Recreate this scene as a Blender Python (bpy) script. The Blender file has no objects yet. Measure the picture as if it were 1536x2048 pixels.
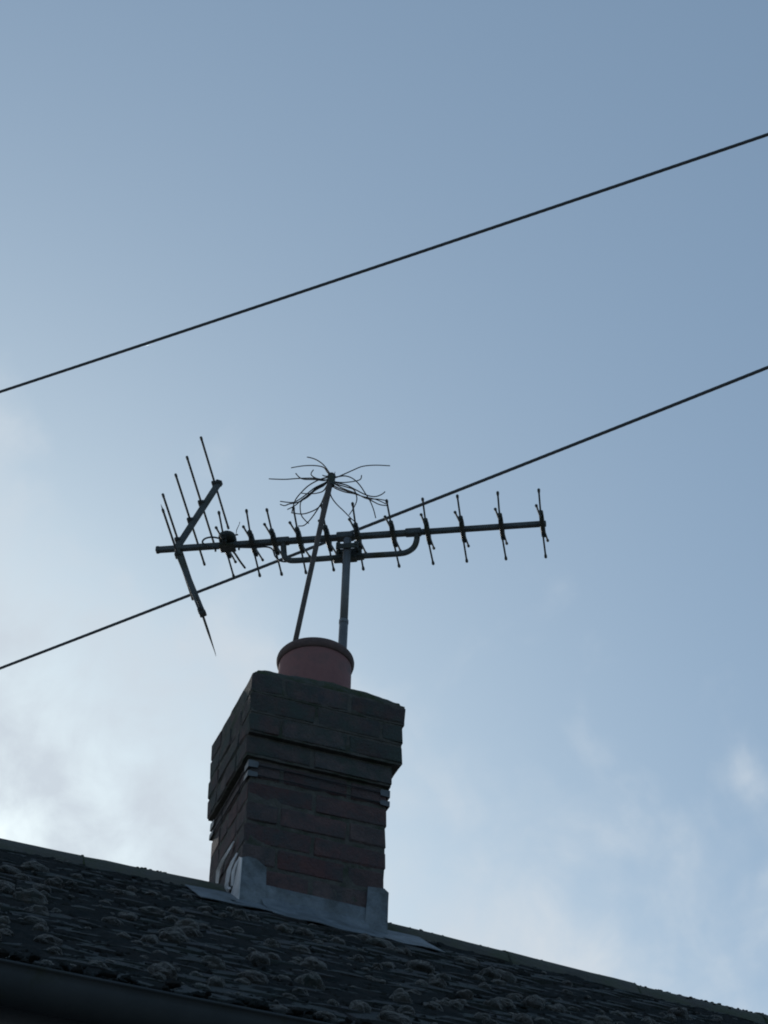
import bpy, bmesh, math, random
from mathutils import Vector, Matrix, noise
random.seed(7)
R = math.radians
sc = bpy.context.scene
COL = sc.collection

# ------------------------------------------------------------------ camera
F_PX, PITCH, ROLL = 4380.0, R(40.0), R(2.0)
CAM = Vector((0, 0, 1.6))
fw = Vector((0, math.cos(PITCH), math.sin(PITCH)))
rt0 = Vector((1, 0, 0)); up0 = rt0.cross(fw)
rt = math.cos(ROLL) * rt0 + math.sin(ROLL) * up0
up = -math.sin(ROLL) * rt0 + math.cos(ROLL) * up0
cd = bpy.data.cameras.new('camera'); cam = bpy.data.objects.new('camera', cd); COL.objects.link(cam)
cam.matrix_world = Matrix(((rt.x, up.x, -fw.x, CAM.x), (rt.y, up.y, -fw.y, CAM.y), (rt.z, up.z, -fw.z, CAM.z), (0, 0, 0, 1)))
cd.sensor_fit = 'VERTICAL'; cd.sensor_height = 36.0; cd.lens = F_PX / 2048 * 36.0
cd.clip_start = 0.05; cd.clip_end = 3000
sc.camera = cam

# ------------------------------------------------------------------ light and sky
SUN_AZ, SUN_EL = R(-18), R(24)
SKY_STRENGTH = 0.09
sc.view_settings.view_transform = 'Standard'; sc.view_settings.look = 'None'
sc.view_settings.exposure = -0.13; sc.view_settings.gamma = 1.0
sc.view_settings.use_curve_mapping = False
sc.cycles.filter_width = 1.9
world = bpy.data.worlds.new('World'); sc.world = world; world.use_nodes = True
wn, wl = world.node_tree.nodes, world.node_tree.links
wn.clear()
def N(nodes, t, **kw):
    n = nodes.new(t)
    for k, v in kw.items():
        if k.startswith('i_'): n.inputs[k[2:]].default_value = v
        else: setattr(n, k, v)
    return n
wout = N(wn, 'ShaderNodeOutputWorld'); wbg = N(wn, 'ShaderNodeBackground'); wbg.inputs['Strength'].default_value = SKY_STRENGTH
sky = N(wn, 'ShaderNodeTexSky'); sky.sky_type = 'NISHITA'; sky.sun_disc = False
sky.sun_elevation = SUN_EL; sky.sun_rotation = SUN_AZ
sky.air_density = 1.0; sky.dust_density = 1.2; sky.ozone_density = 1.6
wgeo = N(wn, 'ShaderNodeTexCoord')
# high thin cloud bank: it covers the sky on one side of a great circle, frayed by noise on the direction
bank = N(wn, 'ShaderNodeVectorMath', operation='DOT_PRODUCT'); bank.inputs[1].default_value = (-0.4643, 0.4909, -0.7372)
n1 = N(wn, 'ShaderNodeTexNoise', i_Scale=13.0, i_Detail=7.0, i_Roughness=0.50, i_Distortion=0.35)
n2 = N(wn, 'ShaderNodeTexNoise', i_Scale=30.0, i_Detail=5.0, i_Roughness=0.55)
def M(op, a, b, clamp=False):
    m = N(wn, 'ShaderNodeMath', operation=op); m.use_clamp = clamp
    for i, x in enumerate((a, b)):
        if isinstance(x, (int, float)): m.inputs[i].default_value = x
        else: wl.new(x, m.inputs[i])
    return m.outputs[0]
gen = wgeo.outputs['Generated']
shift = N(wn, 'ShaderNodeVectorMath', operation='ADD'); shift.inputs[1].default_value = (1.9, 4.2, 2.3)
n3 = N(wn, 'ShaderNodeTexNoise', i_Scale=24.0, i_Detail=6.0, i_Roughness=0.55, i_Distortion=0.3)
wl.new(gen, bank.inputs[0]); wl.new(gen, shift.inputs[0])
for q in (n1, n2, n3): wl.new(shift.outputs[0], q.inputs['Vector'])
CLOUD_BIAS = 0.0
s = M('ADD', M('MULTIPLY', M('SUBTRACT', n1.outputs['Fac'], 0.5), 0.42), M('MULTIPLY', M('SUBTRACT', n2.outputs['Fac'], 0.5), 0.10))
s = M('ADD', s, bank.outputs['Value'])
ramp = N(wn, 'ShaderNodeMapRange', interpolation_type='SMOOTHSTEP')
ramp.inputs['From Min'].default_value = -0.08; ramp.inputs['From Max'].default_value = 0.08
ramp.inputs['To Min'].default_value = 0.0; ramp.inputs['To Max'].default_value = 1.0
wl.new(s, ramp.inputs['Value'])
haze_mix = N(wn, 'ShaderNodeMixRGB', blend_type='MIX'); haze_mix.inputs['Fac'].default_value = 0.34
haze_mix.inputs['Color2'].default_value = (3.3, 3.9, 4.9, 1)
cloud_mix = N(wn, 'ShaderNodeMixRGB', blend_type='MIX'); cloud_mix.inputs['Color2'].default_value = (7.45, 8.35, 9.25, 1)
tint = N(wn, 'ShaderNodeMixRGB', blend_type='MULTIPLY', i_Fac=1.0); tint.inputs['Color2'].default_value = (1.09, 1.30, 1.35, 1)
wl.new(sky.outputs[0], haze_mix.inputs['Color1']); wl.new(haze_mix.outputs[0], tint.inputs['Color1']); wl.new(tint.outputs[0], cloud_mix.inputs['Color1'])
mot = M('ADD', M('MULTIPLY', M('SUBTRACT', n3.outputs['Fac'], 0.5), 2.6), 0.74, True)
wl.new(M('MULTIPLY', ramp.outputs[0], mot), cloud_mix.inputs['Fac']); wl.new(cloud_mix.outputs[0], wbg.inputs['Color'])
wl.new(wbg.outputs[0], wout.inputs['Surface'])
sd = bpy.data.lights.new('sun', 'SUN'); sun = bpy.data.objects.new('sun', sd); COL.objects.link(sun)
sd.energy = 2.6; sd.angle = R(0.5); sd.color = (1.0, 0.95, 0.88)
sdir = Vector((math.sin(SUN_AZ) * math.cos(SUN_EL), math.cos(SUN_AZ) * math.cos(SUN_EL), math.sin(SUN_EL)))
sun.rotation_euler = sdir.to_track_quat('Z', 'Y').to_euler()
sun.location = (0, 0, 30)

# ------------------------------------------------------------------ site frame: u along the ridge, v up the slope (away), z up
AZ = R(71)
UX = Vector((math.sin(AZ), math.cos(AZ), 0)); VX = Vector((-math.cos(AZ), math.sin(AZ), 0)); ZX = Vector((0, 0, 1))
O = Vector((-0.39269549, 5.78512229, 5.0555246))      # front left corner of the chimney shaft
ROTZ = R(90) - AZ
def W3(a, b, c): return O + UX * a + VX * b + ZX * c
def site(P): q = P - O; return Vector((q.dot(UX), q.dot(VX), q.z))
def view_px(P):
    d = P - CAM; z = d.dot(fw)
    return 768 + F_PX * d.dot(rt) / z, 1024 - F_PX * d.dot(up) / z, z

# ------------------------------------------------------------------ materials
def mat(name, cols, rough=0.8, scale=12.0, bump=0.3, bscale=60.0, metal=0.0, sheen=0.0, rnd=0.0, patch=None, spec=0.3):
    m = bpy.data.materials.new(name); m.use_nodes = True
    nt = m.node_tree; n, l = nt.nodes, nt.links; b = n['Principled BSDF']
    tc = N(n, 'ShaderNodeNewGeometry')
    no = N(n, 'ShaderNodeTexNoise', i_Scale=scale, i_Detail=5.0, i_Roughness=0.6)
    l.new(tc.outputs['Position'], no.inputs['Vector'])
    cr = N(n, 'ShaderNodeValToRGB'); e = cr.color_ramp.elements
    e[0].position = 0.32; e[1].position = 0.68
    e[0].color = (*cols[0], 1); e[1].color = (*cols[-1], 1)
    if len(cols) == 3:
        x = e.new(0.5); x.color = (*cols[1], 1)
    l.new(no.outputs['Fac'], cr.inputs['Fac'])
    out = cr.outputs['Color']
    if rnd:
        oi = N(n, 'ShaderNodeObjectInfo'); hs = N(n, 'ShaderNodeHueSaturation')
        mr = N(n, 'ShaderNodeMapRange'); mr.inputs['To Min'].default_value = 1 - rnd; mr.inputs['To Max'].default_value = 1 + rnd
        l.new(oi.outputs['Random'], mr.inputs['Value']); l.new(mr.outputs[0], hs.inputs['Value'])
        mr2 = N(n, 'ShaderNodeMapRange'); mr2.inputs['To Min'].default_value = 0.6; mr2.inputs['To Max'].default_value = 1.25
        ml = N(n, 'ShaderNodeMath', operation='FRACT'); mm = N(n, 'ShaderNodeMath', operation='MULTIPLY'); mm.inputs[1].default_value = 17.3
        l.new(oi.outputs['Random'], mm.inputs[0]); l.new(mm.outputs[0], ml.inputs[0]); l.new(ml.outputs[0], mr2.inputs['Value'])
        l.new(mr2.outputs[0], hs.inputs['Saturation']); l.new(out, hs.inputs['Color']); out = hs.outputs['Color']
    if patch:
        pc, ps, lo, hi = patch
        pn = N(n, 'ShaderNodeTexNoise', i_Scale=ps, i_Detail=6.0, i_Roughness=0.65)
        l.new(tc.outputs['Position'], pn.inputs['Vector'])
        pr = N(n, 'ShaderNodeMapRange'); pr.inputs['From Min'].default_value = lo; pr.inputs['From Max'].default_value = hi
        l.new(pn.outputs['Fac'], pr.inputs['Value'])
        mx = N(n, 'ShaderNodeMixRGB'); mx.inputs['Color2'].default_value = (*pc, 1)
        l.new(pr.outputs[0], mx.inputs['Fac']); l.new(out, mx.inputs['Color1']); out = mx.outputs['Color']
    l.new(out, b.inputs['Base Color'])
    b.inputs['Roughness'].default_value = rough; b.inputs['Metallic'].default_value = metal
    b.inputs['Specular IOR Level'].default_value = spec
    if sheen:
        b.inputs['Sheen Weight'].default_value = sheen; b.inputs['Sheen Roughness'].default_value = 0.4
    if bump:
        bn = N(n, 'ShaderNodeTexNoise', i_Scale=bscale, i_Detail=6.0, i_Roughness=0.65)
        l.new(tc.outputs['Position'], bn.inputs['Vector'])
        bp = N(n, 'ShaderNodeBump', i_Strength=bump, i_Distance=0.01)
        l.new(bn.outputs['Fac'], bp.inputs['Height']); l.new(bp.outputs[0], b.inputs['Normal'])
    return m
MT = dict(
    brick=mat('shaft_brick', [(.070, .054, .058), (.098, .062, .064), (.122, .074, .072)], .92, 26, 1.0, 110, rnd=.16, patch=((.058, .062, .066), 8, .44, .64)),
    sootbrick=mat('sooty_brick', [(.052, .054, .060), (.080, .066, .068), (.105, .078, .074)], .95, 24, 1.0, 110, rnd=.22, patch=((.052, .066, .062), 9, .42, .60)),
    mortar=mat('old_mortar', [(.075, .075, .07), (.115, .11, .10)], .95, 30, .9, 160, patch=((.05, .06, .045), 14, .48, .62)),
    flaunch=mat('mossy_flaunching', [(.050, .058, .052), (.08, .085, .075)], .95, 18, 1.0, 90, patch=((.035, .05, .02), 10, .45, .6)),
    terracotta=mat('terracotta', [(.19, .092, .092), (.24, .118, .112)], .75, 9, .25, 90, patch=((.13, .085, .085), 9, .48, .66)),
    rim=mat('sooted_terracotta', [(.085, .062, .060), (.13, .085, .08)], .85, 20, .4, 90),
    lead=mat('weathered_lead', [(.105, .13, .155), (.19, .22, .25)], .6, 16, .9, 45, metal=.1, patch=((.085, .10, .11), 11, .46, .64)),
    leadlit=mat('lit_lead', [(.40, .40, .41), (.60, .60, .62)], .55, 25, .5, 60, metal=.1),  # lead on the left side, the brighter sunward sky painted into its colour
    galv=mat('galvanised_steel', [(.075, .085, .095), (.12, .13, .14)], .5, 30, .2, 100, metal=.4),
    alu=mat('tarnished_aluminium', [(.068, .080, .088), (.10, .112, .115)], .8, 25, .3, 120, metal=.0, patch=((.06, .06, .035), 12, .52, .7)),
    mast=mat('grey_mast_tube', [(.12, .13, .14), (.18, .19, .20)], .5, 14, .15, 90, metal=.35),
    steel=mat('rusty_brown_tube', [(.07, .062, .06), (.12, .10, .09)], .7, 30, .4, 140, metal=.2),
    wire=mat('dark_wire', [(.022, .022, .024), (.04, .04, .042)], .7, 40, 0, metal=.2),
    plastic=mat('dark_plastic', [(.028, .034, .036), (.05, .058, .055)], .6, 30, .3, 90, patch=((.045, .055, .03), 25, .5, .7)),
    cable=mat('black_cable_sheath', [(.045, .055, .065), (.06, .072, .085)], .6, 20, 0),
    tile=mat('dark_clay_tile', [(.030, .037, .043), (.050, .048, .050)], .9, 20, .8, 120, rnd=.25, patch=((.036, .046, .046), 8, .40, .58)),
    ridge=mat('ridge_tile', [(.068, .070, .066), (.105, .098, .085)], .9, 14, .7, 80, rnd=.15, patch=((.065, .075, .055), 7, .45, .62)),
    moss=mat('moss_cushion', [(.022, .029, .028), (.050, .045, .042)], 1.0, 30, .6, 220, sheen=.45, rnd=.4, spec=.1),
    mosslow=mat('flat_moss', [(.020, .027, .029), (.036, .036, .036)], 1.0, 26, 1.0, 150, spec=.05),
    gutter=mat('black_gutter', [(.030, .036, .041), (.044, .050, .055)], .8, 8, .1, 60, patch=((.03, .035, .025), 10, .55, .7)),
    fascia=mat('dark_fascia', [(.09, .10, .11), (.12, .13, .14)], .8, 8, .2, 60),
    render=mat('pebble_render', [(.20, .19, .17), (.27, .26, .23)], .95, 5, .8, 150),
    ground=mat('pale_bounce_ground', [(.17, .17, .16), (.26, .255, .24)], 1.0, 1.5, .5, 8),  # unseen ground, kept pale to bounce light onto undersides and chimney
    grass=mat('dry_sprig', [(.05, .055, .03), (.08, .075, .04)], .9, 20, 0),
)

# ------------------------------------------------------------------ helpers
def tag(o, label=None, cat=None, group=None, kind=None):
    for k, v in (('label', label), ('category', cat), ('group', group), ('kind', kind)):
        if v: o[k] = v
    return o
class Thing:
    """An Empty at the thing's base, in the site frame."""
    def __init__(s, name, base, label=None, cat=None, group=None, kind=None):
        s.base = Vector(base); s.o = bpy.data.objects.new(name, None); COL.objects.link(s.o)
        s.o.location = W3(*base); s.o.rotation_euler = (0, 0, ROTZ); s.o.empty_display_size = .1
        tag(s.o, label, cat, group, kind)
def mesh_of(name, bm, m, smooth=False):
    me = bpy.data.meshes.new(name); bm.normal_update(); bm.to_mesh(me); bm.free()
    me.materials.append(MT[m])
    if smooth: me.polygons.foreach_set('use_smooth', [True] * len(me.polygons))
    return me
def part(name, bm, m, T, parent=None, smooth=False, label=None, kind=None):
    """bm is in site coordinates; parent is the thing or one of its parts (which sit at the thing's origin)."""
    bmesh.ops.translate(bm, verts=bm.verts, vec=-T.base)
    o = bpy.data.objects.new(name, mesh_of(name, bm, m, smooth)); COL.objects.link(o)
    o.parent = parent or T.o
    return tag(o, label, None, None, kind)
def box(bm, c, size, axes=None, bevel=0):
    ax = axes or (Vector((1, 0, 0)), Vector((0, 1, 0)), Vector((0, 0, 1)))
    mtx = Matrix(((ax[0].x * size[0], ax[1].x * size[1], ax[2].x * size[2], c[0]), (ax[0].y * size[0], ax[1].y * size[1], ax[2].y * size[2], c[1]),
                  (ax[0].z * size[0], ax[1].z * size[1], ax[2].z * size[2], c[2]), (0, 0, 0, 1)))
    r = bmesh.ops.create_cube(bm, size=1.0, matrix=mtx)
    if bevel:
        es = list({e for v in r['verts'] for e in v.link_edges})
        bmesh.ops.bevel(bm, geom=es, offset=bevel, segments=1, affect='EDGES')
    return r
def tube(bm, pts, rad, seg=8, caps=True, closed=False, squash=None):
    pts = [Vector(p) for p in pts]; n = len(pts)
    rr = rad if isinstance(rad, (list, tuple)) else [rad] * n
    rings = []; prev = None
    for i, p in enumerate(pts):
        a = pts[max(i - 1, 0)] if not closed else pts[i - 1]; b = pts[min(i + 1, n - 1)] if not closed else pts[(i + 1) % n]
        d = (b - a).normalized()
        if prev is None:
            h = Vector((0, 0, 1)) if abs(d.z) < .9 else Vector((1, 0, 0)); x = d.cross(h).normalized()
        else:
            x = (prev - d * prev.dot(d)).normalized()
        prev = x; y = d.cross(x)
        rings.append([bm.verts.new(p + (x * math.cos(t) + y * math.sin(t)) * rr[i]) for t in [2 * math.pi * (k + .5) / seg for k in range(seg)]])
    m = n if closed else n - 1
    for i in range(m):
        A, B = rings[i], rings[(i + 1) % n]
        for k in range(seg): bm.faces.new((A[k], A[(k + 1) % seg], B[(k + 1) % seg], B[k]))
    if caps and not closed:
        bm.faces.new(rings[0][::-1]); bm.faces.new(rings[-1])
def smooth_path(pts, n=6):
    P = [Vector(p) for p in pts]; out = []
    for i in range(len(P) - 1):
        p0 = P[max(i - 1, 0)]; p1 = P[i]; p2 = P[i + 1]; p3 = P[min(i + 2, len(P) - 1)]
        for k in range(n):
            t = k / n
            out.append(.5 * ((2 * p1) + (-p0 + p2) * t + (2 * p0 - 5 * p1 + 4 * p2 - p3) * t * t + (-p0 + 3 * p1 - 3 * p2 + p3) * t ** 3))
    out.append(P[-1]); return out
def lathe(bm, cx, cy, prof, seg=48, wob=0):
    rings = []
    for r, z in prof:
        rings.append([bm.verts.new((cx + r * math.cos(a) * (1 + wob * math.sin(3 * a + z * 9)), cy + r * math.sin(a) * (1 + wob * math.sin(2 * a)), z)) for a in [2 * math.pi * k / seg for k in range(seg)]])
    for A, B in zip(rings, rings[1:]):
        for k in range(seg): bm.faces.new((A[k], A[(k + 1) % seg], B[(k + 1) % seg], B[k]))
    return rings
def plate(bm, poly, thick, to3, nrm, wave=0):
    """a thin sheet: outline in 2D, mapped to site space, given its thickness along nrm"""
    nrm = Vector(nrm)
    a = [bm.verts.new(to3(*p)) for p in poly]; b = [bm.verts.new(Vector(to3(*p)) + nrm * thick) for p in poly]
    n = len(poly); bm.faces.new(a[::-1]); bm.faces.new(b)
    for i in range(n): bm.faces.new((a[i], a[(i + 1) % n], b[(i + 1) % n], b[i]))

# ------------------------------------------------------------------ ground
bm = bmesh.new(); bmesh.ops.create_grid(bm, x_segments=24, y_segments=24, size=600)
g = bpy.data.objects.new('ground', mesh_of('ground', bm, 'ground')); COL.objects.link(g); tag(g, kind='structure')

# ------------------------------------------------------------------ house and roof
TAN = math.tan(R(36)); COS = math.cos(R(36)); SIN = math.sin(R(36))
Z0 = -0.160; VR = 0.22; EAVE = -1.765; GROUND = -O.z
def sag(a): return -.034 * max(0, a) + (.004 * math.sin(a * 3.1) if a < 2.5 else 0)
def roof_z(a, b): return Z0 + TAN * (b if b < VR else 2 * VR - b) + sag(a)
house = Thing('house', (0, -1.6, GROUND), 'dark house roof covered in moss cushions, its ridge sloping behind the brick chimney', 'house')
bm = bmesh.new()
U0, U1, VB = -4.2, 5.2, 2.2
box(bm, ((U0 + U1) / 2, (VB - 1.55) / 2, (GROUND + Z0 - 1.40) / 2), (U1 - U0 - .5, VB + 1.55, Z0 - 1.40 - GROUND))
part('wall', bm, 'render', house)
bm = bmesh.new()                                                    # roof deck (felt and battens) under the tiles, two slopes and gables
us = [U0 + (U1 - U0) * i / 24 for i in range(25)]
def strip(vs, off):
    rows = [[bm.verts.new((a, b, roof_z(a, b) + off)) for a in us] for b in vs]
    for A, B in zip(rows, rows[1:]):
        for k in range(24): bm.faces.new((A[k], A[k + 1], B[k + 1], B[k]))
    return rows
top = strip((EAVE + .03, VR, VB), -.035); bot = strip((EAVE + .03, VR, VB), -.13)
for A, B in ((top[0], bot[0]), (top[-1], bot[-1])):
    for k in range(24): bm.faces.new((A[k], A[k + 1], B[k + 1], B[k]))
for k in (0, 24):
    for i in range(2): bm.faces.new((top[i][k], top[i + 1][k], bot[i + 1][k], bot[i][k]))
bmesh.ops.recalc_face_normals(bm, faces=bm.faces)
roof = part('roof', bm, 'fascia', house)
bm = bmesh.new()
box(bm, ((U0 + U1) / 2, EAVE + .06, Z0 + TAN * EAVE - .15), (U1 - U0, .02, .16))
box(bm, ((U0 + U1) / 2, EAVE + .19, Z0 + TAN * EAVE - .225), (U1 - U0, .24, .012))
part('fascia', bm, 'fascia', house)
# gutter, half round with a rolled lip
bm = bmesh.new(); gz = Z0 + TAN * EAVE - .030; gv = EAVE - .035; gr = .055
us2 = [U0 + (U1 - U0) * i / 60 for i in range(61)]
prof = [(math.cos(t) * gr, math.sin(t) * gr) for t in [math.pi + math.pi * k / 12 for k in range(13)]]
prof = [(prof[0][0] - .004, .006), (prof[0][0] - .006, .0)] + prof + [(gr + .003, .004), (gr - .002, .004)] + [(x * .94, y * .94) for x, y in reversed(prof)]
rings = [[bm.verts.new((a, gv + x, gz + y + sag(a) * .6)) for x, y in prof] for a in us2]
for A, B in zip(rings, rings[1:]):
    for k in range(len(prof)): bm.faces.new((A[k], B[k], B[(k + 1) % len(prof)], A[(k + 1) % len(prof)]))
bmesh.ops.recalc_face_normals(bm, faces=bm.faces)
gut = part('gutter', bm, 'gutter', house, smooth=True)
for a in (-2.9, -2.0, -1.15, -.3, .6, 1.5, 2.4, 3.3):
    bm = bmesh.new()
    tube(bm, [(a, gv + math.cos(t) * (gr + .006), gz + sag(a) * .6 + math.sin(t) * (gr + .006)) for t in [math.pi + math.pi * k / 10 for k in range(11)]], .006, 6)
    box(bm, (a, EAVE + .045, gz - .02), (.03, .008, .09))
    part('gutter_bracket', bm, 'gutter', house, gut)

# roof tiles: plain tiles laid to a gauge, broken bond
GA, TW = 0.100, 0.168
def tile_bm(seed):
    rn = random.Random(seed); bm = bmesh.new(); L = .235; th = .013
    us = [-.5, -.18, .18, .5]; cam_ = [0, .004, .004, 0]
    grid = {}
    for j, y in enumerate((0, L * .5, L)):
        for i, x in enumerate(us):
            jx = rn.uniform(-.002, .002); jz = rn.uniform(-.0016, .0016)
            for k in (0, 1): grid[i, j, k] = bm.verts.new((x * (TW - .005) + jx, y + (rn.uniform(-.003, .003) if j == 0 else 0), cam_[i] + jz + k * th))
    for i in range(3):
        for j in range(2):
            bm.faces.new([grid[i, j, 1], grid[i + 1, j, 1], grid[i + 1, j + 1, 1], grid[i, j + 1, 1]])
        bm.faces.new([grid[i, 0, 0], grid[i + 1, 0, 0], grid[i + 1, 0, 1], grid[i, 0, 1]])
        bm.faces.new([grid[i, 0, 0], grid[i, 1, 0], grid[i + 1, 1, 0], grid[i + 1, 0, 0]])
    for i in (0, 3):
        for j in range(2): bm.faces.new([grid[i, j, 0], grid[i, j + 1, 0], grid[i, j + 1, 1], grid[i, j, 1]])
    bmesh.ops.recalc_face_normals(bm, faces=bm.faces)
    return bm
tile_meshes = []
for sdd in range(6):
    tile_meshes.append(mesh_of('roof_tile', tile_bm(sdd), 'tile'))
def tile_matrix(a, b, rn, front=True):
    z = roof_z(a, b) + rn.uniform(0, .004)
    pit = R(36) - .055 + rn.uniform(-.014, .014)
    m = Matrix.Rotation(rn.uniform(-.012, .012), 4, 'Z') @ Matrix.Rotation(pit, 4, 'X') @ Matrix.Rotation(rn.uniform(-.012, .012), 4, 'Y')
    if not front: m = Matrix.Rotation(math.pi, 4, 'Z') @ m
    fit = min(1.0, (abs(VR - b) - .012) / .192)              # top courses are short tiles
    return Matrix.Translation(Vector((a, b, z)) - house.base) @ m @ Matrix.Diagonal((1, fit, 1, 1))
rn = random.Random(3); cand = []
ncourse = int((VR - EAVE - .05) / COS / GA) + 1
for j in range(ncourse):
    b = EAVE - .015 + j * GA * COS
    if b > VR - .06: break
    for i in range(int((U1 - U0) / TW)):
        a = U0 + (i + (.5 if j % 2 else 0) + .5) * TW
        if -.005 < b + .1 and b < .405 and -.03 < a < .49 and b > -.12: 
            if b > -.04: continue
        x, y, d = view_px(W3(a, b, roof_z(a, b)))
        cand.append((-90 < x < 1640 and -60 < y < 2110, d, a, b))
seen = sorted([c for c in cand if c[0]], key=lambda c: c[1])
singles, rest = seen[:298], seen[298:] + [c for c in cand if not c[0]]
for _, d, a, b in singles:
    o = bpy.data.objects.new('roof_tile', rn.choice(tile_meshes)); COL.objects.link(o); o.parent = roof; o.matrix_local = tile_matrix(a, b, rn)
bm = bmesh.new()
bms = [tile_bm(i) for i in range(4)]
tmp_me = []
for b_ in bms:
    me = bpy.data.meshes.new('tmp'); b_.to_mesh(me); b_.free(); tmp_me.append(me)
def add_tile(a, b, front):
    m = tile_matrix(a, b, rn, front); k = len(bm.verts)
    bm.from_mesh(rn.choice(tmp_me)); bm.verts.ensure_lookup_table()
    for v_ in bm.verts[k:]: v_.co = m @ v_.co
for _, d, a, b in rest: add_tile(a, b, True)
for j in range(26):
    b = VB + .01 - j * GA * COS
    if b < VR + .06: break
    for i in range(int((U1 - U0) / TW)): add_tile(U0 + (i + (.5 if j % 2 else 0) + .5) * TW, b, False)
me = mesh_of('roof_tile_field', bm, 'tile'); o = bpy.data.objects.new('roof_tile_field', me); COL.objects.link(o); o.parent = roof; o['kind'] = 'stuff'

# ridge tiles, half round, bedded in mortar
def ridge_bm(a0, a1, seed):
    rn_ = random.Random(seed); bm = bmesh.new(); rad = .118; th = .014; ns = 14; nl = 7
    rr = []
    for i in range(nl):
        a = a0 + (a1 - a0) * i / (nl - 1); row = []
        for q in (0, 1):
            for k in range(ns + 1):
                t = R(6) + (math.pi - R(12)) * k / ns
                r_ = rad - q * th + .0025 * noise.noise(Vector((a * 9, t * 3, seed)))
                row.append(bm.verts.new((a, VR + math.cos(t) * r_, -.102 + math.sin(t) * r_ + sag(a) + .002 * (seed % 3))))
        rr.append(row)
    n = ns + 1
    for A, B in zip(rr, rr[1:]):
        for q in (0, 1):
            for k in range(ns): bm.faces.new((A[q * n + k], A[q * n + k + 1], B[q * n + k + 1], B[q * n + k]))
        for k in (0, ns): bm.faces.new((A[k], B[k], B[n + k], A[n + k]))
    for row in (rr[0], rr[-1]):
        for k in range(ns): bm.faces.new((row[k], row[k + 1], row[n + k + 1], row[n + k]))
    bmesh.ops.recalc_face_normals(bm, faces=bm.faces)
    return bm
a = -0.010; k = 0
while a > U0: part('ridge_tile', ridge_bm(max(a - .4526, U0), a, k), 'ridge', house, roof, smooth=False); a -= .452; k += 1
a = .475
while a < U1: part('ridge_tile', ridge_bm(a, min(a + .4526, U1), k), 'ridge', house, roof); a += .452; k += 1
for kk in list(range(1, 9)) + [-q for q in range(1, 10)]:
    aj = (-.010 - kk * .452) if kk > 0 else (.475 - kk * .452)
    if not U0 + .1 < aj < U1 - .1: continue
    bm = bmesh.new(); rj = random.Random(kk + 50); pj = []
    for k in range(15):
        t = R(8) + (math.pi - R(16)) * k / 14; q_ = .1175 + rj.uniform(-.002, .002)
        pj.append((aj + rj.uniform(-.003, .003), VR + math.cos(t) * q_, -.102 + math.sin(t) * q_ + sag(aj)))
    tube(bm, pj, [.0045 * rj.uniform(.7, 1.25) for _ in pj], 6)
    part('ridge_joint', bm, 'flaunch', house, roof)
bm = bmesh.new()
for s0, s1 in ((U0, -.004), (.468, U1)):
    n = 60
    rows = [[bm.verts.new((s0 + (s1 - s0) * i / n, VR + q * (.108 + .006 * noise.noise(Vector((i * .7, q, 0)))) , -.118 + zz + sag(s0 + (s1 - s0) * i / n) + .004 * noise.noise(Vector((i * .9, q, 3))))) for i in range(n + 1)] for q, zz in ((-1.06, -.030), (-1, .008), (-.7, .078), (0, .106), (.7, .078), (1, .008), (1.06, -.030))]
    for A, B in zip(rows, rows[1:]):
        for i in range(n): bm.faces.new((A[i], A[i + 1], B[i + 1], B[i]))
bmesh.ops.recalc_face_normals(bm, faces=bm.faces)
part('ridge_mortar', bm, 'flaunch', house, roof)

# moss
def cushion_bm(seed, sub=3):
    bm = bmesh.new(); bmesh.ops.create_icosphere(bm, subdivisions=sub, radius=1)
    for v_ in bm.verts:
        p = v_.co.copy(); d = 1 + .30 * noise.noise(p * 1.3 + Vector((seed * 7.1, 0, 0))) + .13 * noise.noise(p * 4.2 + Vector((0, seed * 3.3, 0)))
        if sub > 2: d += .07 * noise.noise(p * 13 + Vector((seed, 0, seed)))
        v_.co = p * d; v_.co.z *= .78
    return bm
def fuzz(bm, seed, n=260):
    rn_ = random.Random(seed); bm.faces.ensure_lookup_table(); fs = [f for f in bm.faces if f.calc_center_median().z > -.15]
    for _ in range(n):
        f = rn_.choice(fs); c = f.calc_center_median(); d = (f.normal + Vector((rn_.uniform(-.5, .5), rn_.uniform(-.5, .5), rn_.uniform(-.2, .7)))).normalized()
        s_ = d.orthogonal().normalized() * .018; L = rn_.uniform(.06, .17)
        bm.faces.new([bm.verts.new(c - s_), bm.verts.new(c + s_), bm.verts.new(c + d * L)])
moss_meshes = []
for k in range(8):
    b_ = cushion_bm(k); b_.normal_update(); fuzz(b_, k); moss_meshes.append(mesh_of('moss_cushion', b_, 'moss'))
rn = random.Random(11); spots = []
tries = 0
while len(spots) < 285 and tries < 60000:
    tries += 1
    if len(spots) > 285: break
    a = rn.uniform(-1.2, 2.3); b = EAVE + rn.random() ** 1.0 * (VR - .14 - EAVE)
    if -.02 < a < .60 and b > -.24: continue
    x, y, d = view_px(W3(a, b, roof_z(a, b)))
    if not (-30 < x < 1570 and y < 2080): continue
    r_ = rn.choice((.010, .013, .016, .020, .024, .030)) * rn.uniform(.8, 1.15)
    if b > -.25: r_ *= .55
    if any((a - p[0]) ** 2 + (b - p[1]) ** 2 < (.75 * (r_ + p[2])) ** 2 for p in spots): continue
    # cushions gather on the joints of the courses
    j = round((b - EAVE + .015) / (GA * COS)); b2 = EAVE - .015 + j * GA * COS + rn.uniform(.0, .03)
    spots.append((a, b2, r_))
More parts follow.
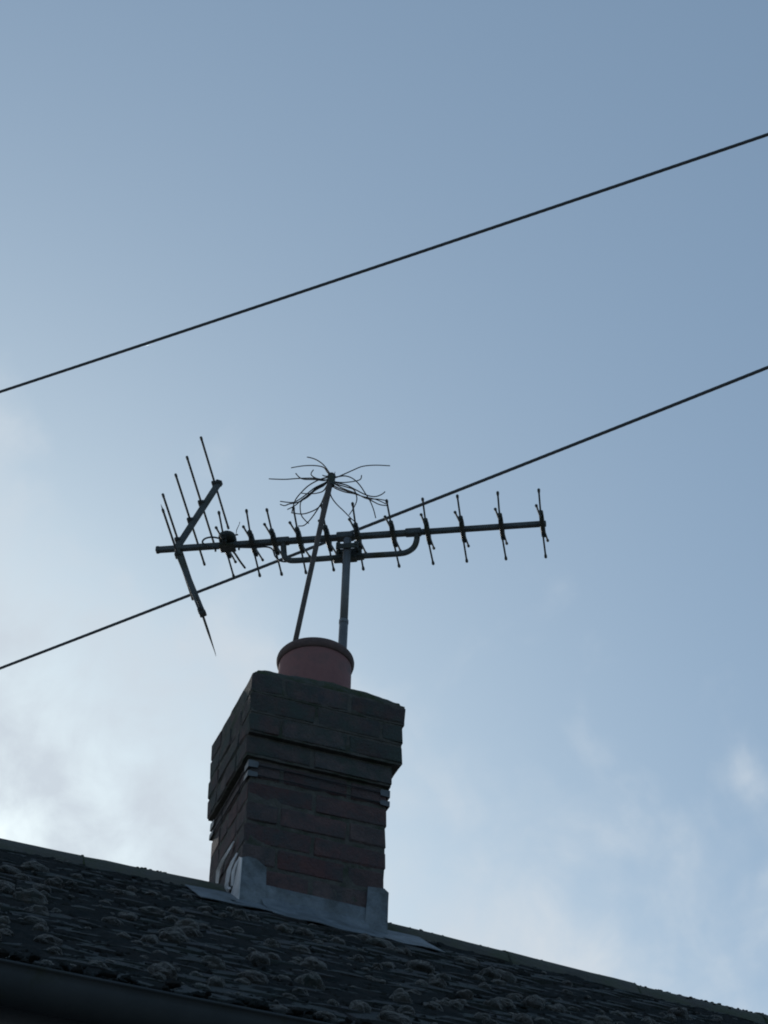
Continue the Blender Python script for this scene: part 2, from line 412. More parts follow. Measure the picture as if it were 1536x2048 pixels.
for a, b, r_ in spots:
    o = bpy.data.objects.new('moss_cushion', rn.choice(moss_meshes)); COL.objects.link(o); o.parent = roof
    e = rn.uniform(.8, 1.5)
    o.matrix_local = Matrix.Translation(Vector((a, b, roof_z(a, b) + .012 + r_ * .25)) - house.base) @ Matrix.Rotation(R(30), 4, 'X') @ Matrix.Rotation(rn.uniform(0, 6.28), 4, 'Z') @ Matrix.Diagonal((r_ * e, r_, r_ * rn.uniform(.8, 1.15), 1))
bm = bmesh.new(); lows = []
for k in range(5):
    b_ = cushion_bm(40 + k, 1); me = bpy.data.meshes.new('tmp'); b_.to_mesh(me); b_.free(); lows.append(me)
def blob(a, b, z, r_, sq=1.0):
    k = len(bm.verts); bm.from_mesh(rn.choice(lows)); bm.verts.ensure_lookup_table()
    m = Matrix.Translation(Vector((a, b, z)) - house.base) @ Matrix.Rotation(rn.uniform(0, 6.28), 4, 'Z') @ Matrix.Diagonal((r_ * rn.uniform(.8, 1.6), r_, r_ * sq, 1))
    for v_ in bm.verts[k:]: v_.co = m @ v_.co
for _ in range(9000):
    a = rn.uniform(-2.0, 3.2); b = rn.uniform(EAVE, VR - .13)
    if -.02 < a < .60 and b > -.22: continue
    if noise.noise(Vector((a * 3, b * 3, 1))) < -.35: continue
    j = round((b - EAVE + .015) / (GA * COS)); b = EAVE - .015 + j * GA * COS + rn.uniform(-.004, .035)
    blob(a, b, roof_z(a, b) + .012, rn.uniform(.005, .015), .75)
for _ in range(1600):                                               # crumbs of moss along the ridge, thicker away from the chimney
    a = rn.uniform(-3, 4.5)
    if -.03 < a < .48: continue
    if a < 0 and noise.noise(Vector((a * 6, 2, 1))) < .22: continue
    if a > 0 and rn.random() > .25 + a * .5: continue
    t = rn.gauss(0, .35)
    blob(a, VR - math.sin(t) * .118, -.102 + math.cos(t) * .118 + sag(a), rn.uniform(.003, .008), .7)
for _ in range(1500):
    a = rn.uniform(-1.9, 1.0)
    if noise.noise(Vector((a * 5, 0, 6))) < -.3: continue
    blob(a, EAVE - .020 + rn.uniform(-.060, .02), roof_z(a, EAVE) - .006 + rn.uniform(-.022, .010), rn.uniform(.005, .014), .8)
NA, NB = 420, 170
gr_ = {}
def sheet(a, b):
    n_ = noise.noise(Vector((a * 4, b * 5, 4))) * .012 + noise.noise(Vector((a * 17, b * 22, 9))) * .011 + noise.noise(Vector((a * 55, b * 60, 2))) * .008
    return .016 + n_
for i in range(NA + 1):
    for jj in range(NB + 1):
        a = -1.9 + 4.9 * i / NA; b = EAVE + (VR - .11 - EAVE) * jj / NB
        gr_[i, jj] = (a, b, sheet(a, b))
vv_ = {}
for i in range(NA):
    for jj in range(NB):
        q = [(i, jj), (i + 1, jj), (i + 1, jj + 1), (i, jj + 1)]
        if max(gr_[k][2] for k in q) < .007: continue
        a, b, _h = gr_[i, jj]
        if -.19 < a < .66 and b > -.20: continue
        for k in q:
            if k not in vv_: vv_[k] = bm.verts.new(Vector((gr_[k][0], gr_[k][1], roof_z(gr_[k][0], gr_[k][1]) + max(gr_[k][2], .002))) - house.base)
        bm.faces.new([vv_[k] for k in q])
me = mesh_of('moss_carpet', bm, 'mosslow'); o = bpy.data.objects.new('moss_carpet', me); COL.objects.link(o); o.parent = roof; o['kind'] = 'stuff'
for a, n_, hh in ((.985, 9, .022), (1.42, 7, .014)):
    bm = bmesh.new(); rn2 = random.Random(int(a * 100))
    for _ in range(n_):
        an = rn2.uniform(-1, 1); L = hh * rn2.uniform(.5, 1.2); z0 = .012 + sag(a)
        tube(bm, [(a + rn2.uniform(-.005, .005), VR, z0), (a + an * L * .4, VR - .002, z0 + L * .7), (a + an * L * 1.0, VR - .004, z0 + L * (.9 - .3 * abs(an)))], [.0012, .0009, .0004], 4)
    part('weed_sprig', bm, 'grass', house, roof)

# ------------------------------------------------------------------ chimney
CW, CD = .46, .405; CH = .0765
chim = Thing('chimney', (CW / 2, CD / 2, -.62), 'sooty red brick chimney stack with oversailing top courses and grey lead flashing', 'chimney')
brick_cache = {}; sooty = False
def brick_mesh(l, w, var):
    key = (round(l, 3), round(w, 3), var, sooty)
    if key in brick_cache: return brick_cache[key]
    rn_ = random.Random(hash(key) & 0xffff if False else int(l * 1000) * 7 + int(w * 1000) + var * 31)
    bm = bmesh.new(); box(bm, (0, 0, 0), (l, w, .0655), bevel=.0045)
    for v_ in bm.verts: v_.co += Vector((rn_.uniform(-1, 1), rn_.uniform(-1, 1), rn_.uniform(-1, 1))) * (.0032 if sooty else .0024)
    brick_cache[key] = mesh_of('brick', bm, 'sootbrick' if sooty else 'brick'); return brick_cache[key]
rn = random.Random(21)
def lay_course(z, eu0, eu1, ev0, ev1, odd):
    """bricks round the four sides of one course; e.. are the oversails"""
    u0, u1, v0, v1 = -eu0, CW + eu1, -ev0, CD + ev1; j = .0095; D_ = .102
    def run(a0, a1, first):
        out = []; x = a0; L = first
        while x < a1 - .03:
            e = min(x + L, a1)
            if a1 - e < .06: e = a1
            out.append((x, e)); x = e + j; L = .215
        return out
    for side in (0, 1):                                              # long sides (along u)
        first = .215 if odd ^ (side == 1) else .102
        vv = v0 + D_ / 2 if side == 0 else v1 - D_ / 2
        for x0, x1 in run(u0, u1, first):
            o = bpy.data.objects.new('brick', brick_mesh(round(x1 - x0, 3), D_, rn.randrange(3))); COL.objects.link(o); o.parent = chim.o
            o.location = Vector(((x0 + x1) / 2, vv + rn.uniform(-.0022, .0022), z + CH / 2)) - chim.base
            o.rotation_euler = (rn.uniform(-.012, .012), rn.uniform(-.008, .008), rn.uniform(-.010, .010))
    for side in (0, 1):
        first = .215 if odd ^ (side == 0) else .102
        uu = u0 + D_ / 2 if side == 0 else u1 - D_ / 2
        for y0, y1 in run(v0 + D_ + j, v1 - D_ - j, first if first < .15 else .2):
            o = bpy.data.objects.new('brick', brick_mesh(round(y1 - y0, 3), D_, rn.randrange(3))); COL.objects.link(o); o.parent = chim.o
            o.location = Vector((uu + rn.uniform(-.0022, .0022), (y0 + y1) / 2, z + CH / 2)) - chim.base
            o.rotation_euler = (rn.uniform(-.012, .012), rn.uniform(-.008, .008), R(90) + rn.uniform(-.010, .010))
SH = .372
OV = [(.020, .010, .014, .010), (.022, .036, .032, .012), (.022, .036, .034, .012), (.022, .042, .036, .014)]
core = bmesh.new()
def corebox(z0, z1, e):
    box(core, ((CW - e[0] + e[1]) / 2, (CD - e[2] + e[3]) / 2, (z0 + z1) / 2), (CW + e[0] + e[1] - .006, CD + e[2] + e[3] - .006, z1 - z0))
k = 0; z = SH - 12 * CH
while z < SH - .001:
    lay_course(z, 0, 0, 0, 0, k % 2 == 0); z += CH; k += 1
corebox(SH - 12 * CH, SH, (0, 0, 0, 0))
for e in OV:
    sooty = True
    lay_course(z, *e, k % 2 == 0); corebox(z + .0003, z + CH - .0003, e); z += CH; k += 1
CT = z
bmesh.ops.subdivide_edges(core, edges=core.edges, cuts=14, use_grid_fill=True)
for v_ in core.verts:
    p = v_.co; v_.co = p + Vector((noise.noise(p * 40), noise.noise(p * 40 + Vector((5, 0, 0))), 0)) * .0035
part('mortar', core, 'mortar', chim)
# mortar fillet under the oversailing courses on the right and the front
# flaunching: mortar mound from the top course up to the pot
PU, PV = .247, .172
bm = bmesh.new(); n = 34
e = OV[-1]; a0, a1, b0, b1 = -e[0] + .004, CW + e[1] - .002, -e[2] + .004, CD + e[3] - .004
def fl_z(a, b):
    d = math.hypot((a - PU), (b - PV)); t = max(0.0, min(1.0, (d - .125) / .16))
    edge = min(a - a0, a1 - a, b - b0, b1 - b); ed = max(0, min(1, edge / .045))
    h_ = .022 * (1 - t) + .046 * ed ** .55
    return CT - .004 + h_ + .006 * noise.noise(Vector((a * 14, b * 14, 0))) + .003 * noise.noise(Vector((a * 45, b * 45, 2)))
gv_ = [[bm.verts.new((a0 + (a1 - a0) * i / n + .002 * noise.noise(Vector((i, jj, 7.))), b0 + (b1 - b0) * jj / n, fl_z(a0 + (a1 - a0) * i / n, b0 + (b1 - b0) * jj / n))) for i in range(n + 1)] for jj in range(n + 1)]
for jj in range(n):
    for i in range(n): bm.faces.new((gv_[jj][i], gv_[jj][i + 1], gv_[jj + 1][i + 1], gv_[jj + 1][i]))
rim_v = [gv_[0][i] for i in range(n + 1)] + [gv_[jj][n] for jj in range(1, n + 1)] + [gv_[n][i] for i in range(n - 1, -1, -1)] + [gv_[jj][0] for jj in range(n - 1, 0, -1)]
low = [bm.verts.new((v_.co.x, v_.co.y, CT - .012)) for v_ in rim_v]
for i in range(len(rim_v)): bm.faces.new((rim_v[i], low[i], low[(i + 1) % len(low)], rim_v[(i + 1) % len(low)]))
bm.faces.new(low)
bmesh.ops.recalc_face_normals(bm, faces=bm.faces)
part('flaunching', bm, 'flaunch', chim, smooth=True)

# lead flashing on the front: apron dressed down the face and out over the tiles, with two corner pieces
def apron(u0, u1, ztop, vlow, nu, off, name, m='lead', zt2=None, lab=None, vup=0.0):
    bm = bmesh.new(); rows = []
    for i in range(nu + 1):
        t = i / nu; a = u0 + (u1 - u0) * t; zt = ztop if zt2 is None else ztop + (zt2 - ztop) * t
        wv = .004 * noise.noise(Vector((a * 11, 1, off * 100)))
        vl = vlow + .016 * noise.noise(Vector((a * 5, 9, 0)))
        pts = []
        if ztop is not None and vup == 0.0:
            pts += [(-off, zt), (-off - .001 - wv * .3, zt * .5 + roof_z(a, 0) * .5), (-off - .002, roof_z(a, 0) + .045)]
        pts += [(-off - .022 if vup == 0 else vup, roof_z(a, -.022 if vup == 0 else vup) + .028 + wv)]
        for f in (.35, .7, 1.0):
            st = pts[-1][0] if f == .35 else st
            b = st + (vl - st) * f; pts.append((b, roof_z(a, b) + .026 + wv * 1.2 + .002 * math.sin(a * 37)))
        rows.append((a, pts))
    top = [[bm.verts.new((a, b, z_)) for b, z_ in pts] for a, pts in rows]
    botm = [[bm.verts.new((a, b + .0022, z_ - .0018)) for b, z_ in pts] for a, pts in rows]
    m_ = len(top[0])
    for A, B in zip(top, top[1:]):
        for q in range(m_ - 1): bm.faces.new((A[q], B[q], B[q + 1], A[q + 1]))
    for A, B in zip(botm, botm[1:]):
        for q in range(m_ - 1): bm.faces.new((A[q], A[q + 1], B[q + 1], B[q]))
    for i in range(nu):
        for q in (0, m_ - 1): bm.faces.new((top[i][q], botm[i][q], botm[i + 1][q], top[i + 1][q]))
    for i in (0, nu):
        for q in range(m_ - 1): bm.faces.new((top[i][q], top[i][q + 1], botm[i][q + 1], botm[i][q]))
    bmesh.ops.recalc_face_normals(bm, faces=bm.faces)
    return part(name, bm, m, chim, label=lab)
apron(.066, .408, -.072, -.165, 22, .0065, 'lead_apron', zt2=-.079)
apron(-.150, .070, -.13, -.13, 12, .010, 'lead_wing', vup=.085)
apron(.395, .610, -.13, -.14, 12, .010, 'lead_wing', vup=.085)
bm = bmesh.new()                                                     # left corner piece, wrapped round onto the side
plate(bm, [(-.004, -.17), (-.004, .002), (.012, .009), (.040, .006), (.074, -.016), (.079, -.17)], .003, lambda a, c: (a, -.0128, c), (0, .003, 0) and (0, 1, 0))
part('lead_corner', bm, 'lead', chim)
bm = bmesh.new()
plate(bm, [(-.0125, -.17), (-.0125, .000), (.018, .020), (.050, .004), (.060, -.060), (.078, -.075), (.080, -.17)], .003, lambda b, c: (-.007, b, c), (1, 0, 0))
part('lead_corner', bm, 'leadlit', chim, label='pale lead turned round the chimney side, sky light painted into its colour')
bm = bmesh.new()
plate(bm, [(.3935, -.185), (.402, -.007), (.455, -.002), (.470, -.014), (.468, -.10), (.466, -.185)], .003, lambda a, c: (a, -.0128, c), (0, 1, 0))
plate(bm, [(-.012, -.185), (-.012, -.014), (.03, -.03), (.1, -.10), (.1, -.185)], .003, lambda b, c: (.4665, b, c), (1, 0, 0))
part('lead_corner', bm, 'lead', chim)
# torn, curled strips of lead and mortar on the left side
def curl(pts, wd, thick, name='torn_lead', m='leadlit'):
    bm = bmesh.new(); L = []
    for i, (b, c, out, w_) in enumerate(pts):
        L.append([(-.004 - out, b - w_, c), (-.006 - out * 1.6, b, c + .004), (-.004 - out * .7, b + w_, c)])
    top = [[bm.verts.new(p) for p in r] for r in L]; bt = [[bm.verts.new((p[0] + thick, p[1], p[2])) for p in r] for r in L]
    for i in range(len(L) - 1):
        for q in range(2):
            bm.faces.new((top[i][q], top[i + 1][q], top[i + 1][q + 1], top[i][q + 1])); bm.faces.new((bt[i][q], bt[i][q + 1], bt[i + 1][q + 1], bt[i + 1][q]))
        for q in (0, 2): bm.faces.new((top[i][q], bt[i][q], bt[i + 1][q], top[i + 1][q]))
    for i in (0, len(L) - 1):
        for q in range(2): bm.faces.new((top[i][q], top[i][q + 1], bt[i][q + 1], bt[i][q]))
    bmesh.ops.recalc_face_normals(bm, faces=bm.faces)
    part(name, bm, m, chim, label='torn strip of lead curling off the brickwork')
curl([(.100, .118, .001, .003), (.132, .100, .006, .012), (.175, .088, .010, .017), (.225, .076, .010, .018), (.250, .045, .005, .012), (.255, .020, .002, .005)], 0, .0025)
curl([(.050, .048, .001, .004), (.075, .030, .006, .015), (.100, .010, .009, .022), (.120, -.03, .008, .020), (.125, -.06, .004, .012)], 0, .0025)
curl([(.020, .012, .001, .004), (.035, .000, .005, .012), (.055, -.02, .007, .018), (.070, -.06, .004, .012)], 0, .0025)
curl([(.180, -.010, .001, .012), (.150, -.022, .005, .016), (.120, -.040, .006, .020), (.09, -.060, .003, .016)], 0, .003)

# ------------------------------------------------------------------ chimney pot
pot = Thing('chimney_pot', (PU, PV, CT + .02), 'round terracotta chimney pot with a dark rolled rim, bedded on top of the stack', 'chimney pot')
bm = bmesh.new(); PZ = .925
pr = [(.126, CT + .02), (.125, CT + .10), (.124, CT + .17), (.1235, PZ - .03), (.123, PZ)]
lathe(bm, PU, PV, pr + [(.108, PZ), (.108, CT + .02)], 72, .003)
part('pot_body', bm, 'terracotta', pot, smooth=True)
bm = bmesh.new()
rp = [(.1215, PZ - .022), (.125, PZ - .022), (.1295, PZ - .017), (.1320, PZ - .008), (.1325, PZ), (.1305, PZ + .008), (.126, PZ + .014), (.119, PZ + .016), (.109, PZ + .012), (.106, PZ + .002), (.106, PZ - .02)]
lathe(bm, PU, PV, rp, 72, .002)
part('rim', bm, 'rim', pot, smooth=True)

# ------------------------------------------------------------------ television aerial
bz = R(99.2); BW = Vector((math.sin(bz), math.cos(bz), 0)); WW = Vector((math.sin(R(9.2)), math.cos(R(9.2)), 0))
M0 = Vector((-0.12982319, 6.35685389, 6.8056109))
B_ = Vector((BW.dot(UX), BW.dot(VX), 0)); W_ = Vector((WW.dot(UX), WW.dot(VX), 0)); Z_ = Vector((0, 0, 1)); S0 = site(M0)
def Q(s, a=0, c=0): return S0 + B_ * s + W_ * a + Z_ * c
aer = Thing('television_aerial', (.432, .452, .05), 'long horizontal television aerial with crossed directors and angled reflector, clamped on grey mast', 'aerial')
bm = bmesh.new(); MU, MV = .431, .455
mtop = S0 + Z_ * -.026 - W_ * .018
tube(bm, [(MU - .001, MV, .04), (MU, MV, .9), (MU + .001, MV, 1.35)], .0165, 16)
tube(bm, [(MU + .001, MV, 1.35), tuple(mtop)], .0150, 16)
part('mast', bm, 'mast', aer, smooth=True)
bm = bmesh.new(); tube(bm, [(MU + .001, MV, 1.342), (MU + .001, MV, 1.356)], .0178, 16); part('mast_joint', bm, 'mast', aer)
bm = bmesh.new()                                                     # wall bracket against the back of the stack
for zz in (.12, .31):
    box(bm, (MU, CD + .012, zz), (.10, .012, .04)); box(bm, (MU, CD + .035, zz), (.05, .05, .006))
    tube(bm, [(MU - .03, MV - .02, zz), (MU - .022, MV + .014, zz), (MU, MV + .022, zz), (MU + .022, MV + .014, zz), (MU + .03, MV - .02, zz)], .004, 6)
part('mast_bracket', bm, 'galv', aer)
for zz in (.347, .310):                                              # lashing wire round the shaft with corner plates
    bm = bmesh.new(); q = .0045; r_ = .0022
    zf = lambda x: zz + .002 * math.sin(x * 20)
    pts = [(-q, -q), (CW * .33, -q - .001), (CW * .66, -q - .001), (CW + q, -q), (CW + q, CD * .5), (CW + q, CD + q), (CW * .5, CD + q), (-q, CD + q), (-q, CD * .5)]
    tube(bm, [(x, y, zf(x + y)) for x, y in pts], r_, 6, closed=True)
    part('lashing_wire', bm, 'wire', aer)
    for cx, cy, sx, sy in ((0, 0, 1, 1), (CW, 0, -1, 1), (0, CD, 1, -1), (CW, CD, -1, -1)):
        bm = bmesh.new(); hh = .026 if zz > .33 else .020
        plate(bm, [(0, -hh / 2), (.030, -hh / 2 + .002), (.033, 0), (.030, hh / 2 - .002), (0, hh / 2)], .003, lambda a, c: (cx - sx * .006 + sx * a, cy - sy * .0072, zz + c), (0, sy, 0))
        plate(bm, [(0, -hh / 2), (.040, -hh / 2 + .002), (.043, 0), (.040, hh / 2 - .002), (0, hh / 2)], .003, lambda b, c: (cx - sx * .0072, cy - sy * .006 + sy * b, zz + c), (sx, 0, 0))
        bmesh.ops.recalc_face_normals(bm, faces=bm.faces)
        part('corner_plate', bm, 'galv', aer)
# boom, square tube in two sleeved lengths
bm = bmesh.new()
def bar(bm, p0, p1, w, h, hint=None):
    p0, p1 = Vector(p0), Vector(p1); d = p1 - p0; L = d.length; d.normalize()
    z_ = hint or Z_; y_ = z_.cross(d).normalized(); x_ = d.cross(y_)
    box(bm, (p0 + p1) / 2, (L, w, h), (d, y_, x_), bevel=min(w, h) * .12)
BH = .0212
bar(bm, Q(-.737), Q(.262), BH, BH); bar(bm, Q(.255), Q(.742), BH * .90, BH * .90)
bar(bm, Q(-.739), Q(-.725), BH * 1.12, BH * 1.12)
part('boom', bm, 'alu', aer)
bm = bmesh.new(); bar(bm, Q(-.275, 0, .001), Q(-.225, 0, .001), BH * 1.28, BH * 1.3); bar(bm, Q(.215, 0, .001), Q(.275, 0, .001), BH * 1.28, BH * 1.3)
bar(bm, Q(-.045, 0, .003), Q(.02, 0, .003), BH * 1.6, BH * 1.35)
part('boom_saddle', bm, 'alu', aer)
bm = bmesh.new()                                                     # cranked cradle under the boom
pth = smooth_path([Q(-.248, .0, -.005), Q(-.246, .010, -.040), Q(-.241, .012, -.066), Q(-.225, .012, -.082), Q(-.20, .012, -.087), Q(-.12, .012, -.087), Q(.0, .012, -.086), Q(.12, .012, -.087), Q(.195, .012, -.087), Q(.225, .012, -.080), Q(.247, .012, -.060), Q(.257, .010, -.030), Q(.259, 0, -.005)], 6)
tube(bm, pth, .0112, 12)
part('cradle', bm, 'alu', aer, smooth=True)
bm = bmesh.new()
box(bm, Q(.001, .020, -.070), (.096, .024, .050), (B_, W_, Z_), bevel=.005)
box(bm, Q(-.012, .014, -.092), (.090, .034, .018), (B_, W_, Z_), bevel=.003); box(bm, Q(.035, .014, -.088), (.05, .03, .014), (B_, W_, Z_), bevel=.003)
for sgn in (-1, 1):
    tube(bm, [Q(.002 + sgn * .034, -.040, -.066), Q(.002 + sgn * .034, .045, -.066)], .0045, 8)
    box(bm, Q(.002 + sgn * .034, -.030, -.066), (.016, .012, .036), (B_, W_, Z_), bevel=.003)
tube(bm, [Q(.036, -.02, -.048), Q(.046, -.024, -.044)], .005, 6)
box(bm, Q(.002, -.034, -.070), (.076, .006, .024), (B_, W_, Z_), bevel=.002)
part('mast_clamp', bm, 'plastic', aer)
# directors
DS = [-.468, -.365, -.282, -.185, -.078, .036, .169, .299, .430, .576, .728]
AW, AC, SP = .149, .0375, .008
rn = random.Random(5)
for i, s0 in enumerate(DS):
    bm = bmesh.new(); c = Q(s0)
    box(bm, c, (.0165, .085, .030), (B_, W_, Z_), bevel=.002)
    for sg in (-1, 1):
        # cheeks either side of the small opening, then the socket the rods sit in
        for sb in (-1, 1): box(bm, Q(s0 + sb * .0062, sg * .052, 0), (.0042, .030, .012), (B_, W_, Z_))
        box(bm, Q(s0, sg * .067, 0), (.0150, .012, .015), (B_, W_, Z_), bevel=.002)
    h_ = part('director', bm, 'plastic', aer)
    for sg in (-1, 1):
        for lng in (1, -1):
            # lng: rod that seems long from the street (toward and up / away and down)
            jx = rn.uniform(-.003, .003); jz = rn.uniform(-.003, .003)
            tip = Q(s0 + (0 if lng == 1 else sg * SP) + jx + (sg * .002 if lng == 1 else 0), sg * AW, (-sg if lng == 1 else sg) * AC + jz)
            root = Q(s0 + (-.002 if lng == 1 else sg * .003), sg * .055, (-sg if lng == 1 else sg) * .012)
            if i == 0 and sg == 1 and lng == 1: pass
            bm = bmesh.new(); tube(bm, [root, tip], .0036, 8)
            d_ = (tip - root).normalized()
            tube(bm, [tip - d_ * .014, tip - d_ * .006, tip + d_ * .001, tip + d_ * .005], [.0038, .0056, .0058, .0030], 8)
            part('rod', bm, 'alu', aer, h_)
# reflector: two arms in a V carrying parallel rods
def rfarm(e0, e1, n_):
    bm = bmesh.new(); bar(bm, Q(*e0), Q(*e1), .018, .0225)
    a_ = part('reflector_arm', bm, 'alu', aer)
    bm = bmesh.new(); d_ = (Q(*e1) - Q(*e0)).normalized(); bar(bm, Q(*e1) - d_ * .012, Q(*e1) + d_ * .006, .024, .026)
    part('end_cap', bm, 'plastic', aer, a_)
    return a_
upa = rfarm((-.660, 0, .0), (-.519, 0, .318), 4); loa = rfarm((-.660, 0, .0), (-.531, 0, -.322), 4)
def rfrod(arm, s_, c_, lo=.272, hi=.272, bend=0, taper=False):
    bm = bmesh.new(); r_ = .0043
    off = Vector((0, 0, 0))
    p = [Q(s_, -lo, c_), Q(s_, -lo * .5, c_ + bend), Q(s_, 0, c_ + bend), Q(s_, hi * .5, c_), Q(s_, hi, c_)]
    tube(bm, p, [r_] * 5 if not taper else [r_ * .3, r_, r_ * 1.1, r_ * 1.1, r_ * .3], 8)
    if not taper:
        for q_, sg in ((p[0], 1), (p[-1], -1)): tube(bm, [q_, q_ + W_ * sg * .015], .0052, 8)
    box(bm, Q(s_, 0, c_), (.024, .03, .012), (B_, W_, Z_), bevel=.002)
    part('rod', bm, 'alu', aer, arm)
for s_, c_ in ((-.531, .312), (-.577, .218), (-.613, .134), (-.653, .040)): rfrod(upa, s_ - .004, c_)
rfrod(loa, -.650, -.035, .272, .272)
rfrod(loa, -.539, -.305, .12, .262, taper=True)
bm = bmesh.new()                                                     # thin broken rod tip left on the lower arm
tube(bm, [Q(-.650, -.272, -.035), Q(-.651, -.300, -.033)], [.003, .0006], 6); tube(bm, [Q(-.539, .262, -.305), Q(-.541, .288, -.304)], [.0016, .0005], 6)
part('broken_tip', bm, 'alu', aer, loa)
# balun box with dipole loop and coax
bm = bmesh.new(); bmesh.ops.create_icosphere(bm, subdivisions=3, radius=1)
for v_ in bm.verts:
    p = v_.co; f_ = (abs(p.x) ** 3 + abs(p.y) ** 3 + abs(p.z) ** 3) ** (-1 / 3.0)
    p = p * (f_ * .55 + .45) * (1 + .05 * noise.noise(p * 3))
    v_.co = Q(-.462, -.01, .022) + B_ * p.x * .034 + W_ * p.y * .042 + Z_ * p.z * .019
bx = part('balun_box', bm, 'plastic', aer, smooth=True)
bm = bmesh.new(); box(bm, Q(-.462, 0, -.012), (.06, .05, .010), (B_, W_, Z_), bevel=.003)
for sg in (-1, 1): tube(bm, [Q(-.462 + sg * .045, 0, .0), Q(-.462 + sg * .045, 0, -.026)], .004, 6)
part('box_clamp', bm, 'plastic', aer, bx)
bm = bmesh.new()
tube(bm, smooth_path([Q(-.492, -.02, .020), Q(-.52, -.025, .024), Q(-.545, -.03, .014), Q(-.553, -.028, -.002), Q(-.535, -.02, -.012), Q(-.505, -.012, -.016), Q(-.485, -.01, -.010)], 5), .0036, 8)
part('coaxial_loop', bm, 'cable', aer, smooth=True)
bm = bmesh.new()
tube(bm, smooth_path([Q(-.450, .02, -.008), Q(-.440, .04, -.012), Q(-.428, .075, -.020), Q(-.414, .112, -.026)], 4), [.0042] * 13, 8)
part('dipole', bm, 'alu', aer)
bm = bmesh.new(); tube(bm, [Q(-.428, -.02, .032), Q(-.424, -.035, .042), Q(-.412, -.05, .056), Q(-.409, -.056, .064)], [.0012, .0016, .0013, .0014], 5)
tube(bm, [Q(-.432, -.02, .030), Q(-.420, -.022, .030)], .003, 5)
part('snapped_wire', bm, 'wire', aer)
bm = bmesh.new()
tube(bm, smooth_path([Q(-.42, .0, -.014), Q(-.36, .004, -.017), Q(-.315, .006, -.016), Q(-.290, .008, -.028), Q(-.277, .012, -.062), Q(-.255, .022, -.078), Q(-.215, .024, -.080), Q(-.15, .024, -.078), Q(-.05, .034, -.076), Q(-.014, .052, -.12)] + [(MU - .004, MV + .021, zz) for zz in (1.45, 1.1, .7, .3, .06)], 5), .0032, 7)
part('coaxial_cable', bm, 'cable', aer, smooth=True)

# ------------------------------------------------------------------ frayed wire whisk on its leaning pole
whisk = Thing('wire_whisk', (.155, .172, .86), 'thin leaning brown pole standing in the pot, topped by a frayed burst of curved wires', 'wire whisk')
HUB = Vector((.267, .172, 1.769))
bm = bmesh.new(); p0 = Vector((.155, .172, .86)); p1 = HUB + Vector((-.002, 0, -.02))
ps = [p0.lerp(p1, t) for t in (0, .25, .5, .75, .90, 1)]; tube(bm, ps, [.0092, .0092, .0092, .0096, .0112, .0108], 12)
part('pole', bm, 'steel', whisk, smooth=True)
bm = bmesh.new(); tube(bm, [HUB + Vector((0, 0, -.045)), HUB + Vector((0, 0, -.02)), HUB + Vector((.001, 0, .006)), HUB + Vector((.002, 0, .012))], [.0125, .0145, .0148, .009], 12)
tube(bm, [HUB + Vector((.012, 0, .012)), HUB + Vector((.013, 0, .026))], .0012, 5)
part('hub', bm, 'plastic', whisk)
# each wire: picture-plane course measured in crop pixels from the hub, and how far it swings towards (-) or away (+) at its end
K = 1 / 5.12
WIRES = [
 ([(700,320),(650,255),(590,210),(530,185),(482,175)], .05), ([(690,330),(650,280),(560,262),(440,265),(318,285)], -.06),
 ([(680,410),(560,392),(410,393),(250,403),(90,398)], .02), ([(660,415),(560,405),(450,402),(400,380),(365,340)], -.05),
 ([(620,400),(560,385),(522,350),(547,305)], .08), ([(690,380),(600,410),(500,465),(420,540),(365,610),(340,680),(325,745)], .09),
 ([(670,435),(560,490),(470,560),(400,610),(330,640),(205,628)], -.07), ([(660,460),(560,520),(480,590),(380,640),(300,655),(250,672),(205,658)], .03),
 ([(660,455),(580,490),(500,560),(430,610),(360,670),(280,712)], .10), ([(655,515),(580,545),(500,550),(425,545)], -.09),
 ([(640,620),(600,690),(520,735),(430,758),(320,745)], .06), ([(655,600),(620,660),(570,740),(510,820),(450,875),(390,880)], -.05),
 ([(650,470),(560,510),(440,610),(412,660),(420,760),(460,820),(500,855)], -.10),
 ([(775,385),(860,350),(950,310),(1050,270),(1180,258),(1332,264)], .03), ([(780,378),(870,368),(950,395),(1020,460),(1080,550),(1130,630),(1165,720),(1185,800)], -.08),
 ([(760,425),(860,435),(980,420),(1030,400),(1040,360)], .07), ([(760,430),(880,460),(980,510),(1080,560),(1170,580),(1240,560),(1282,528)], .05),
 ([(750,440),(860,500),(980,545),(1090,600),(1200,605),(1292,620)], -.04), ([(760,470),(880,520),(1000,560),(1120,610),(1220,660),(1302,672)], .08),
 ([(750,480),(860,530),(960,550),(1060,580),(1190,610),(1290,655)], -.07), ([(750,440),(880,480),(960,510),(990,580),(985,640),(950,710),(912,768)], .10),
 ([(720,550),(770,640),(860,730),(940,810),(1000,860)], -.06), ([(700,372),(660,368),(640,360)], -.02)]
hubw = W3(*HUB); hx, hy, hd = view_px(hubw); px_m = F_PX / hd
vd = (hubw - CAM).normalized(); vr = rt.copy(); vu = up.copy(); vh = Vector((vd.x, vd.y, 0)).normalized()
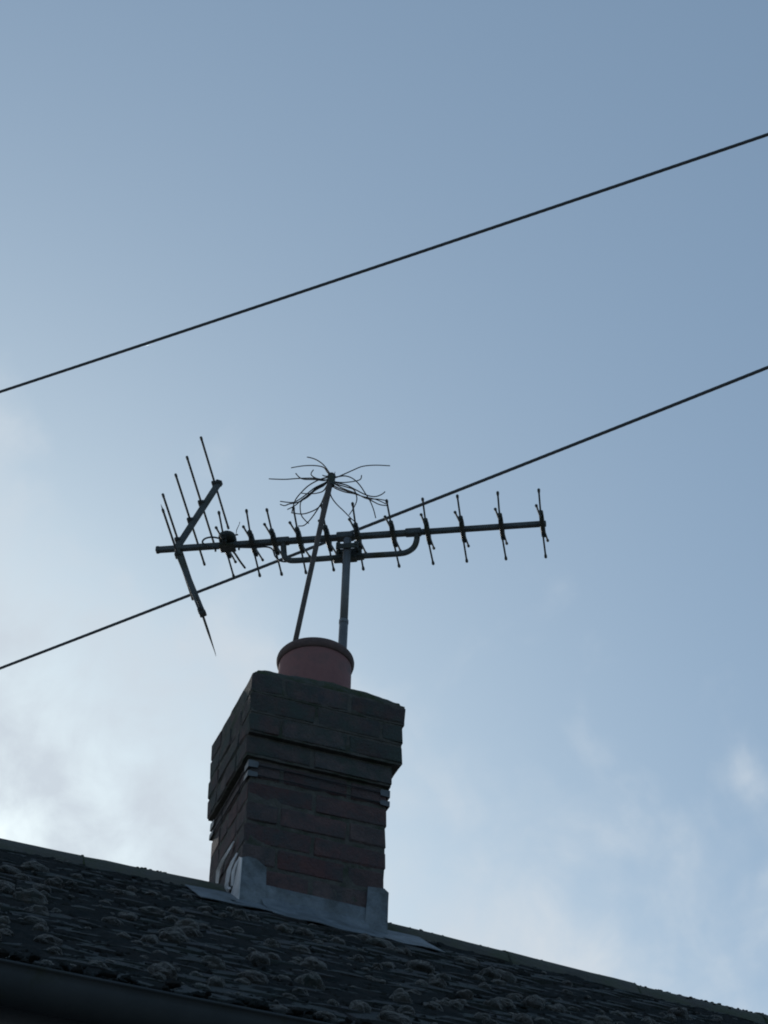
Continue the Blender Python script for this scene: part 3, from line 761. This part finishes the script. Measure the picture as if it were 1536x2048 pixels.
for pts, dep in WIRES:
    P3 = []; L = 0; tot = sum(math.dist(pts[i], pts[i + 1]) for i in range(len(pts) - 1)); st = math.dist(pts[0], (735, 372)); 
    for i, (x, y) in enumerate(pts):
        if i: L += math.dist(pts[i - 1], pts[i])
        t = (L + st) / (tot + st)
        dx = (520 + x * K - hx) / px_m; dy = -(880 + y * K - hy) / px_m
        out = dep * t * (1.2 - .2 * t)
        s_ = 1 + out / hd
        P3.append(site(hubw + (vr * dx + vu * dy) * s_ + vd * out))
    start = HUB.lerp(P3[0], .35)
    bm = bmesh.new(); pp = smooth_path([start] + P3, 5); n = len(pp)
    tube(bm, pp, [  .0026 * (1 - .25 * i / n) for i in range(n)], 6)
    part('wire', bm, 'wire', whisk, smooth=True)

# ------------------------------------------------------------------ overhead cables: three cores laid up in a slow twist
def cable(pm, d, s0, s1, sagk, rad, label):
    pm, d = Vector(pm), Vector(d); mid = pm + d * s0
    o = bpy.data.objects.new('overhead_cable', None); COL.objects.link(o); o.location = mid; o.empty_display_size = .2
    tag(o, label, 'cable', 'twisted black overhead cables')
    n = int((s1 - s0) / .012); nz = d.cross(Vector((0, 0, 1))).normalized()
    for core in range(3):
        bm = bmesh.new(); pts = []
        for i in range(n + 1):
            s_ = s0 + (s1 - s0) * i / n; c = pm + d * s_ + Vector((0, 0, sagk * s_ * s_)); t = s_ * 2 * math.pi / .15 + core * 2 * math.pi / 3
            pts.append(c + (nz * math.cos(t) + Vector((0, 0, 1)) * math.sin(t)) * rad * .11 - mid)
        tube(bm, pts, rad * .90, 8)
        me = mesh_of('core', bm, 'cable', True); c_ = bpy.data.objects.new('core', me); COL.objects.link(c_); c_.parent = o
cable((-0.04707698, 8.2677221, 10.29727285), (0.88983575, -0.45628099, 0), -26, 12, .0016, .0091, 'upper twisted black cable crossing clear blue sky, well above the aerial')
cable((0.00152784, 9.98664429, 9.92267586), (0.82825371, -0.56035327, 0), -26, 13, .0016, .0098, 'lower twisted black cable passing behind the television aerial')
